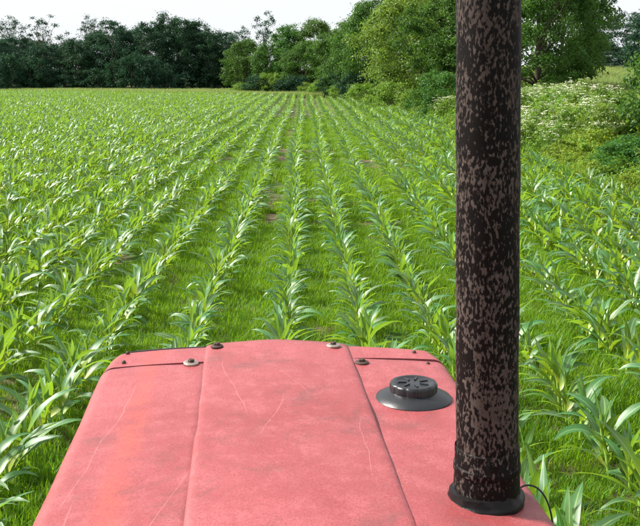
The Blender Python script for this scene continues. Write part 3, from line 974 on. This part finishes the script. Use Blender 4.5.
tree("bank_bush", "pale_bush", at(420, 46), 46, 1.3, 2.6, "low yellowish bush spilling into the corn below the yellow-green tree", "shrub")
tree("bank_bush", "bush", at(445, 40), 40, 2.2, 2.6, "dark bush on the bank half behind the exhaust pipe", "shrub")

# ------------------------------------------------------------------ cow parsley: stems, leaves and white umbels
def parsley_meshes(seed, H):
    r = np.random.default_rng(seed)
    st, heads, lv = [], [], []
    n = 7
    for k in range(n):
        a = r.uniform(0, 6.28); d = r.uniform(0.05, 0.42); h = H * r.uniform(0.6, 1.0)
        top = np.array([d * math.cos(a), d * math.sin(a), h])
        b = top * np.array([0.25, 0.25, 0])
        st.append(tube_np([b, b * 0.6 + top * 0.4 * np.array([0.8, 0.8, 1]), top], [0.012, 0.009, 0.004], 5))
        for q in range(int(r.integers(3, 6))):
            c = top + r.normal(0, 1, 3) * np.array([0.13, 0.13, 0.07])
            st.append(tube_np([top - np.array([0, 0, 0.12]), (top + c) / 2 - np.array([0, 0, 0.03]), c], [0.004, 0.003, 0.002], 4))
            m = 20
            an = r.uniform(0, 6.28, m); rr = 0.065 * np.sqrt(r.random(m))
            p = c + np.stack([rr * np.cos(an), rr * np.sin(an), 0.012 * (1 - (rr / 0.065) ** 2) + r.normal(0, 0.004, m)], -1)
            heads.append(p)
    P_ = np.concatenate(heads); N = len(P_)
    s = 0.011 * r.uniform(0.7, 1.3, N); an = r.uniform(0, 6.28, N)
    V = np.zeros((N, 4, 3)); tl = r.normal(0, 0.35, (N, 2))
    for q in range(4):
        aa = an + q * math.pi / 2
        V[:, q] = P_ + np.stack([np.cos(aa) * s, np.sin(aa) * s, (np.cos(aa) * tl[:, 0] + np.sin(aa) * tl[:, 1]) * s], -1)
    fm = mesh_np("umbels", V, np.arange(N * 4), 4); fm.materials.append(M["petal"])
    v, f = join_np(st); sm = mesh_np("stems", v, f, 4, True); sm.materials.append(M["stalk"])
    lm, _ = crown_np(seed + 9, H * 0.85, 0.42, 0.02, 40, 42, 0.055, 0.28, 0.2)
    lm.materials.append(M["weed"])
    return fm, sm, lm


PV = [parsley_meshes(700 + k, 1.25) for k in range(4)]
rp = random.Random(8)
spots = []
for k in range(62): spots.append((rp.uniform(512, 612), rp.uniform(22, 36), "on the bank below the broad green tree"))
for k in range(12): spots.append((rp.uniform(396, 420), rp.uniform(50.5, 52.5), "at the foot of the yellow-green tree"))
for k in range(9): spots.append((rp.uniform(436, 462), rp.uniform(37, 41), "beside the exhaust pipe, under the deep green trees"))
for k, (px_, D, where) in enumerate(spots):
    X = at(px_, D)
    if px_ < 470: X = max(X, float(field_edge(D)) - 0.1)
    e = empty("cow_parsley", (X, D, float(ground_z(X, D)) - 0.02), rp.uniform(0, 6.28))
    s = rp.uniform(0.75, 1.2); e.scale = (s, s, s)
    fm, sm, lm = PV[k % 4]
    tag(e, "cow parsley with flat white flower heads " + where, "wildflower", "white cow parsley " + where)
    o = ob("umbels", fm, None, e); o["kind"] = "stuff"
    ob("stems", sm, None, e)
    o = ob("foliage", lm, None, e); o["kind"] = "stuff"

# ------------------------------------------------------------------ weeds on the bank, meadow grass, headland
def weed_patch(seed, mat, H, leaf, n=26, per=26, R0=0.32):
    me, _ = crown_np(seed, H, R0, 0.02, n, per, leaf, 0.32, 0.2)
    return ob("s", me, M[mat], link=False)


wsrc = [weed_patch(800 + k, "weed", 0.75, 0.075) for k in range(3)] + [weed_patch(820 + k, "yweed", 0.62, 0.06) for k in range(3)]
wsrc += [ob("s", grass_patch(840 + k, 130, 0.28, 0.35, 0.8, 0.011, 0.6), M["yweed"], link=False) for k in range(2)]
n = 5200
WY = rn.uniform(13, 58, n); WX = field_edge(WY) + rn.uniform(-0.25, 1, n) ** 1.0 * rn.choice([1.2, 4.5], n)
edge_d = WX - field_edge(WY)
ok = (WX < 0.37 * WY + 2.5) & (edge_d > -0.3)
kind = np.where((vnoise(WX, WY, 1.6) > 0.42) & (edge_d < 2.4) & (WY < 30), rn.integers(3, 8, n), np.where(rn.random(n) < 0.25, rn.integers(3, 8, n), rn.integers(0, 3, n)))
ws = rn.uniform(0.55, 1.15, n) * (0.65 + 0.35 * smooth(-0.3, 1.2, edge_d)) * (0.6 + 0.8 * vnoise(WX, WY, 1.1))
scatter("bank_weeds", np.column_stack([WX, WY, ground_z(WX, WY) - 0.02])[ok], rn.uniform(0, 6.28, n)[ok], ws[ok], kind[ok], wsrc,
        "tangle of yellow-green nettles and weeds on the bank along the corn's edge", "weeds")

msrc = [ob("s", grass_patch(860 + k, 150, 0.55, 0.25, 0.6, 0.022, 0.6), M["meadow"], link=False) for k in range(3)]
n = 9000
MY = rn.uniform(24, 112, n); MX = field_edge(np.minimum(MY, 60)) + 1.8 + rn.random(n) * 34
ok = (MX < 0.37 * MY + 3) & (MX > 0.2 * MY)
scatter("meadow_grass", np.column_stack([MX, MY, ground_z(MX, MY) - 0.02])[ok], rn.uniform(0, 6.28, n)[ok], rn.uniform(0.8, 1.4, n)[ok], rn.integers(0, 3, n)[ok], msrc,
        "pale yellowish long grass of the sloping meadow beyond the hedge bank", "grass")
n = 5200
HX = rn.uniform(-56, 3, n); HY = field_end(HX) + rn.uniform(-0.5, 14, n)
ok = HX < field_edge(HY) + 3
hsrc = [ob("s", grass_patch(880 + k, 110, 0.6, 0.25, 0.55, 0.03, 0.6), M["meadow"], link=False) for k in range(2)]
scatter("headland_grass", np.column_stack([HX, HY, ground_z(HX, HY) - 0.02])[ok], rn.uniform(0, 6.28, n)[ok], rn.uniform(0.8, 1.3, n)[ok], rn.integers(0, 2, n)[ok], hsrc,
        "strip of pale rough grass between the corn and the far wood", "grass")
print("plants", len(P), "individual", individual.sum(), "rows", sorted(set(PK[order].tolist())), "depth", dd[order].max())
